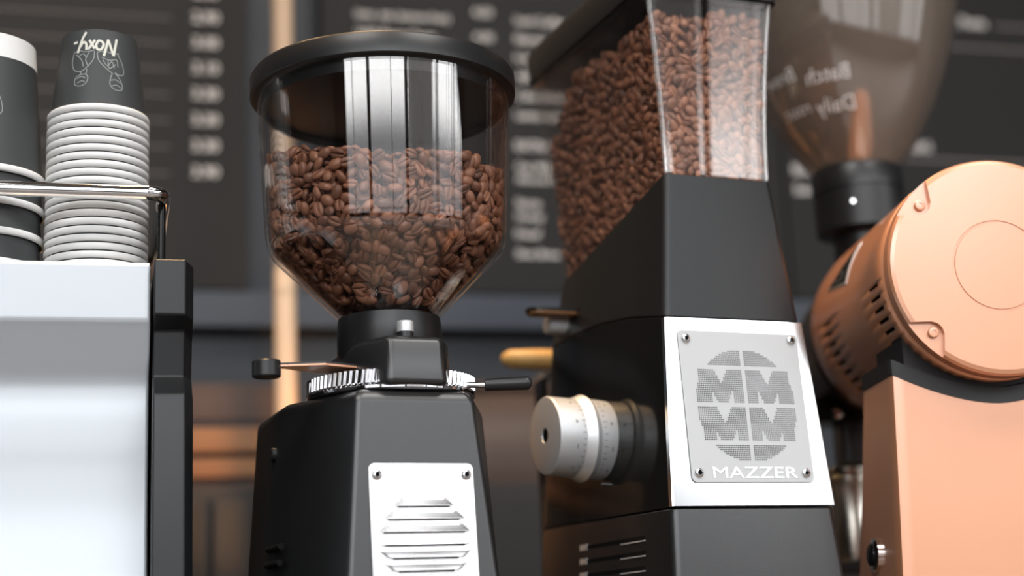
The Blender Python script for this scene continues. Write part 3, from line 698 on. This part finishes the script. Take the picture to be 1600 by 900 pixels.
for x, y in darts(None, .112, .212, .0066, 9000):
    x -= .056; y += .016
    hwx = .0535
    if abs(x) > hwx-.005 or y < .02 or y > .222: continue
    it = place((x, y, lev2(x, y)), (0, .1, 1), 0); items.append((*it, 1, False))
near, rest = split_nearest(items, G2, 140)
o = joined(rest, 'bean_heap', None, 'heap of roasted brown coffee beans filling the square hopper'); o.matrix_world = G2
singles(near, G2, 'roasted brown coffee bean pressed against the front pane of the square hopper', 'beans at the front of the square hopper')

# wooden handles behind the square-hopper grinder
pf = thing('portafilter', 'portafilter with a pale wooden handle poking out behind the tall grinder', 'portafilter', (.440, 1.365, 0), radians(0))
MB().tube([(-.084, .014, .4405), (-.082, .0137, .4405), (-.076, .013, .4405), (-.05, .008, .439), (-.030, .005, .438), (-.02, .003, .438)], [.002, .0055, .0085, .0100, .0102, .0098], 24).build('handle', M['handle_wood'], pf, label='pale wooden handle')
MB().lathe([(.034, .425), (.036, .427), (.036, .448), (.033, .450)], 40, fn=lambda a, b, c: (a+.025, b-.003, c), cap0=True, cap1=True).build('basket', M['chrome'], pf)
MB().box(-.052, .03, -.010, .018, .418, .4245).build('cradle', M['warm_steel'], pf, bevel=.001)
MB().box(-.052, -.047, -.010, .018, 0, .419).build('stand_leg', M['gloss_black'], pf, bevel=.001)
MB().box(.02, .03, -.010, .018, 0, .419).build('stand_leg', M['warm_steel'], pf, bevel=.001)
MB().box(-.06, .08, -.03, .05, 0, .004).build('stand_base', M['warm_steel'], pf, bevel=.001)
MB().loft([[(x, y, z) for x, y in rrect(-.098, -.052, .165, .185, .009)] for z in (.447, .4495)], True, True).build('rear_lever', M['wood'], g2, bevel=.0005, label='thin wood toned lever at the back')
MB().loft([[(x, y, z) for x, y in rrect(-.099, -.050, .164, .186, .009)] for z in (.4495, .4520)], True, True).build('lever_plate', M['plastic'], g2)

# ------------------------------------------------------------------ copper grinder on the right
Te = radians(-11); KS = .92; OE = Vector((.643, .989, .0144)); G3 = Matrix.Translation(OE)@Matrix.Rotation(Te, 4, 'Z')@Matrix.Scale(KS, 4)
g3 = thing('coffee_grinder', 'copper coloured coffee grinder with a drum motor and round end cap', 'coffee grinder', OE, Te); g3.scale = (KS, KS, KS)
ZC, RE = .4625, .0908
AX = lambda r, a, t: (r*cos(a), t, ZC+r*sin(a))              # round the motor axis: radius, angle, depth
def drum(prof, n=116): return [[AX(max(r, 1e-5), 2*pi*j/n, t) for j in range(n)] for r, t in prof]
PDR = [(.0908, .016), (.0908, .0345), (.0908, .0625), (.0908, .09), (.0908, .12), (.0908, .15), (.0908, .184), (.0908, .212), (.0908, .235), (.0885, .262), (.080, .285), (.066, .300), (.040, .303)]
n = 174; mb = MB(); mb.loft(drum(PDR, n), False, True)
cut = set()
for k in range(13):
    j = int(round(183/360*n))+3*k; cut.add((1, j)); cut.add((6, j)); cut.add((1, (87-j) % n)); cut.add((6, (87-j) % n))   # vents on both flanks
mb.f = [f for i, f in enumerate(mb.f) if not (len(f) == 4 and (i//n, i % n) in cut)]
mb.build('motor_drum', M['copper'], g3, solid=.0022, angle=30)
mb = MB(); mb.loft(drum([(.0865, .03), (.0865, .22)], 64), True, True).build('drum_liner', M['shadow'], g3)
cap = MB().loft(drum([(.0, .0), (.036, .0), (.0364, .0009), (.0378, .0009), (.0382, 0), (.0860, 0), (.0892, .0010), (.0908, .0040), (.0908, .0150), (.0898, .0158)], 144), False, True)
capo = cap.build('end_cap', M['copper'], g3, angle=30, label='pale pink copper end cap')
def carve(o, cut):                                         # subtract a solid for good
    c = cut.build('cutter', M['copper'], None, smooth=False); c.matrix_world = Matrix()
    par = o.parent; o.parent = None
    q = o.modifiers.new('carve', 'BOOLEAN'); q.object = c; q.operation = 'DIFFERENCE'; q.solver = 'EXACT'
    bpy.context.view_layer.update(); ev = o.evaluated_get(bpy.context.evaluated_depsgraph_get()); me = bpy.data.meshes.new_from_object(ev)
    o.modifiers.clear(); o.data = me; o.parent = par; bpy.data.objects.remove(c)
    me.set_sharp_from_angle(angle=radians(12))
for ang in (138, 222, 318, 42):
    a = radians(ang); ux, uz = cos(a), sin(a); tx, tz = -sin(a), cos(a)
    W2 = lambda p, q, t: (ux*p+tx*q, t, ZC+uz*p+tz*q)
    out2 = [(.100, -.030), (.100, .030), (.0800, .0120), (.0745, .0070), (.0722, .0025), (.0722, -.0025), (.0745, -.0070), (.0800, -.0120)]
    carve(capo, MB().loft([[W2(p, q, t) for p, q in out2] for t in (-.004, .0042)]))
    MB().lathe([(.0046, .0044), (.0046, .0022), (.0038, .0014), (.0022, .0013), (.0021, .0020), (0, .0020)], 24, fn=lambda x, y, z, W2=W2: W2(.0795+x, y, z)).build('cap_screw', M['copper'], g3, angle=40)
# badge on the drum flank
bd = [(.128, 145), (.190, 163), (.132, 167)]
def badge(P, r):
    q = []
    k = 10
    for i in range(3):
        a, b = P[i], P[(i+1) % 3]; q += [(lerp(a[0], b[0], s/k), radians(lerp(a[1], b[1], s/k))) for s in range(k)]
    c = (sum(p[0] for p in P)/3, radians(sum(p[1] for p in P)/3)); mbb = MB(); N = len(q)
    G = [[AX(r, lerp(c[1], a, f), lerp(c[0], t, f)) for t, a in q] for f in (.02, .25, .5, .75, 1)]
    G.append([AX(r-.0012, a, t) for t, a in q]); return mbb.loft(G, True, False)
bg_ = badge([(.1235, 143.0), (.1975, 163.4), (.1285, 169.0)], .0914).build('badge', M['silver'], g3, label='black triangular badge with a silver border')
badge(bd, .0918).build('badge_field', M['gloss_black'], bg_)
MB().loft([[AX(.0921, radians(159.5)+.020*f*cos(2*pi*k/24), .148+.0040*f*sin(2*pi*k/24)) for k in range(24)] for f in (.6, 1)], False, False).build('badge_emblem', M['silver'], bg_, smooth=False)
MB().loft([[AX(.0921, radians(162.6)+s*.008, t) for s in (0, .35, .7, 1)] for t in (.140, .150, .160, .170)], False, False, False).build('badge_script', M['silver'], bg_, smooth=False)
# tower and its rubber saddle
sad = lambda x, d=0: .3665+.0265*min(abs(x)/.088, 1)**1.7+d
def tower_ring(top, dz, ins=0):
    hw = .0875+.060*dz-ins; yf = .030-.02*dz+ins; yb = .112+.24*dz-ins
    P = [(lerp(-hw+.004, hw-.004, i/24), yf) for i in range(25)]+[(hw-.001, yf+.001), (hw, yf+.004)]+[(hw, lerp(yf, yb, i/6)) for i in range(1, 7)]+[(lerp(hw, -hw, i/24), yb) for i in range(1, 25)]+[(-hw, lerp(yb, yf, i/6)) for i in range(1, 6)]+[(-hw, yf+.004), (-hw+.001, yf+.001)]
    return [(x, y, (sad(x)+top) if dz == 0 else .3665-dz) for x, y in P]
tw = MB().loft([tower_ring(0, .35, .012), tower_ring(0, .17), tower_ring(0, .08), tower_ring(-.0125, 0)]).build('tower', M['copper'], g3, angle=40)
MB().loft([tower_ring(-.0125, 0, -.0008), tower_ring(.0005, 0, -.0008), tower_ring(.0008, 0, .003)]).build('saddle_gasket', M['rubber'], g3, angle=40, label='black rubber gasket between drum and tower')
MB().loft([[(x*s, .035+.072*t, z) for x in (-.075, -.04, 0, .04, .075) for z in [sad(x)-.002]]+[(x*s, .035+.072*t, ZC-sqrt(max(.0865**2-x*x, 0))+.003) for x in (.075, .04, 0, -.04, -.075)] for s, t in ((1, 0), (1, 1))]).build('saddle_block', M['rubber'], g3)
MB().box(-.097, .13, -.02, .34, -.0156, .0166).build('base', M['copper'], g3, bevel=.006, seg=3)
bt = frame_map((-.0963, .094, .2385), (0, -1, 0), (.06, 0, 1))
B_ = lambda a, b, c: bt(a, b, c)
MB().lathe([(.0140, -.002), (.0140, .0015), (.0125, .003), (.0105, .0034), (.0095, .0020)], 40, fn=B_).build('switch_ring', M['chrome'], g3, angle=40)
MB().lathe([(.0096, .001), (.0092, .0046), (.0075, .0056), (0, .0058)], 32, fn=B_).build('switch_button', M['gloss_black'], g3, angle=40)
# grinding chamber at the far end, its neck, spout and fork
HX, HY = -.003, .345
MB().loft(drum([(.030, .300), (.066, .304), (.0760, .312), (.0760, .372), (.068, .384), (0, .385)], 72), True, False).build('grinding_chamber', M['satin_black'], g3, angle=40)
MB().lathe([(.030, .52), (.030, .585)], 40, fn=lambda a, b, c: (a+HX, b+HY, c), cap0=True, cap1=True).build('hopper_neck', M['plastic'], g3)
MB().lathe([(.040, .580), (.0465, .583), (.0470, .622), (.0462, .6225), (.0462, .6245), (.0475, .625), (.0475, .647), (.0455, .650), (.040, .650)], 64, fn=lambda a, b, c: (a+HX, b+HY, c), cap0=True).build('hopper_collar', M['plastic'], g3)
MB().lathe([(.0018, 0), (.0018, .003)], 12, fn=lambda a, b, c: (HX-.020+a, HY-.0425-c, .606+b), cap1=True).build('collar_screw', M['chrome'], g3)
MB().tube([(HX+.040, HY-.030, .6065), (HX+.062, HY-.040, .6065)], .0022, 12).build('gate_lever', M['chrome'], g3)
MB().tube([(HX+.060+.0085*cos(a), HY-.040, .6125+.0085*sin(a)) for a in [pi*k/10 for k in range(11)]], .0026, 12).build('gate_loop', M['plastic'], g3)
MB().box(-.075, .03, .335, .395, .385, .412).build('spout_bracket', M['gloss_black'], g3, bevel=.004)
MB().loft([[(x+HX-.018, y+HY+.030, z) for x, y in rrect(-.02, .02, -.02, .02, .006)] for z in (.345, .395)]).build('spout', M['satin_black'], g3, bevel=.001)
for x, y, z in ((-.052, .330, .392), (-.030, .330, .400)):
    MB().lathe([(.0055, 0), (.0055, .006), (.003, .008)], 20, fn=lambda a, b, c, x=x, y=y, z=z: (x+a, y-c, z+b), cap1=True).build('bracket_knob', M['chrome'], g3)
MB().box(-.110, .06, .330, .44, .232, .246).build('cup_shelf', M['plastic'], g3, bevel=.003)
MB().box(-.02, .02, .30, .36, .01, .235).build('shelf_strut', M['plastic'], g3, bevel=.002)
MB().lathe([(.0405, .645), (.0590, .667), (.0740, .690), (.0880, .716), (.1040, .755), (.1180, .800), (.1270, .850), (.1310, .900), (.1282, .900), (.1242, .850), (.1152, .800), (.1012, .755), (.0852, .717), (.0712, .691), (.0560, .668), (.0375, .646), (.0405, .645)], 96, fn=lambda a, b, c: (a+HX, b+HY, c)).build('hopper', M['glass_smoke'], g3, angle=60, label='empty bell shaped hopper of hazy plastic')
MB().lathe([(0, .902), (.131, .902), (.136, .903), (.136, .918), (.13, .922), (0, .924)], 64, fn=lambda a, b, c: (a+HX, b+HY, c)).build('lid', M['plastic'], g3, angle=40)
hpz = [(.0405, .645), (.0590, .667), (.0740, .690), (.0880, .716), (.1040, .755), (.1180, .800)]
def hop3(a0, z0, sgn=1):
    def fn(x, y, off):
        z = z0+y; r = np.interp(z, [p[1] for p in hpz], [p[0] for p in hpz])+.0006; a = a0-x/r
        return (HX+r*cos(a), HY+r*sin(a), z)
    return fn
for body, a, z, sz in (('Batch', -119, .724, .021), ('Brew', -152, .732, .020), ('Daily', -117, .695, .020), ('roast', -148, .699, .017)):
    lettering('lettering', body, sz, hop3(radians(a), z), M['paper'], g3)

# dosing cup on the far shelf of the copper grinder
dc = thing('dosing_cup', 'steel dosing cup on a black shelf behind the copper tower', 'dosing cup', G3@Vector((-.028, .392, .2465)), Te); dc.scale = (KS, KS, KS)
MB().lathe([(.026, 0), (.028, .002), (.028, .076), (.0265, .078), (.0265, .086), (.0285, .089), (.0285, .094), (.0268, .096), (.0255, .094), (.0255, .004), (0, .004)], 48, cap0=True).build('wall', M['warm_steel'], dc, angle=40)
MB().lathe([(.0283, .0800), (.0292, .0815), (.0292, .0845), (.0283, .086)], 48).build('band', M['warm_steel'], dc)
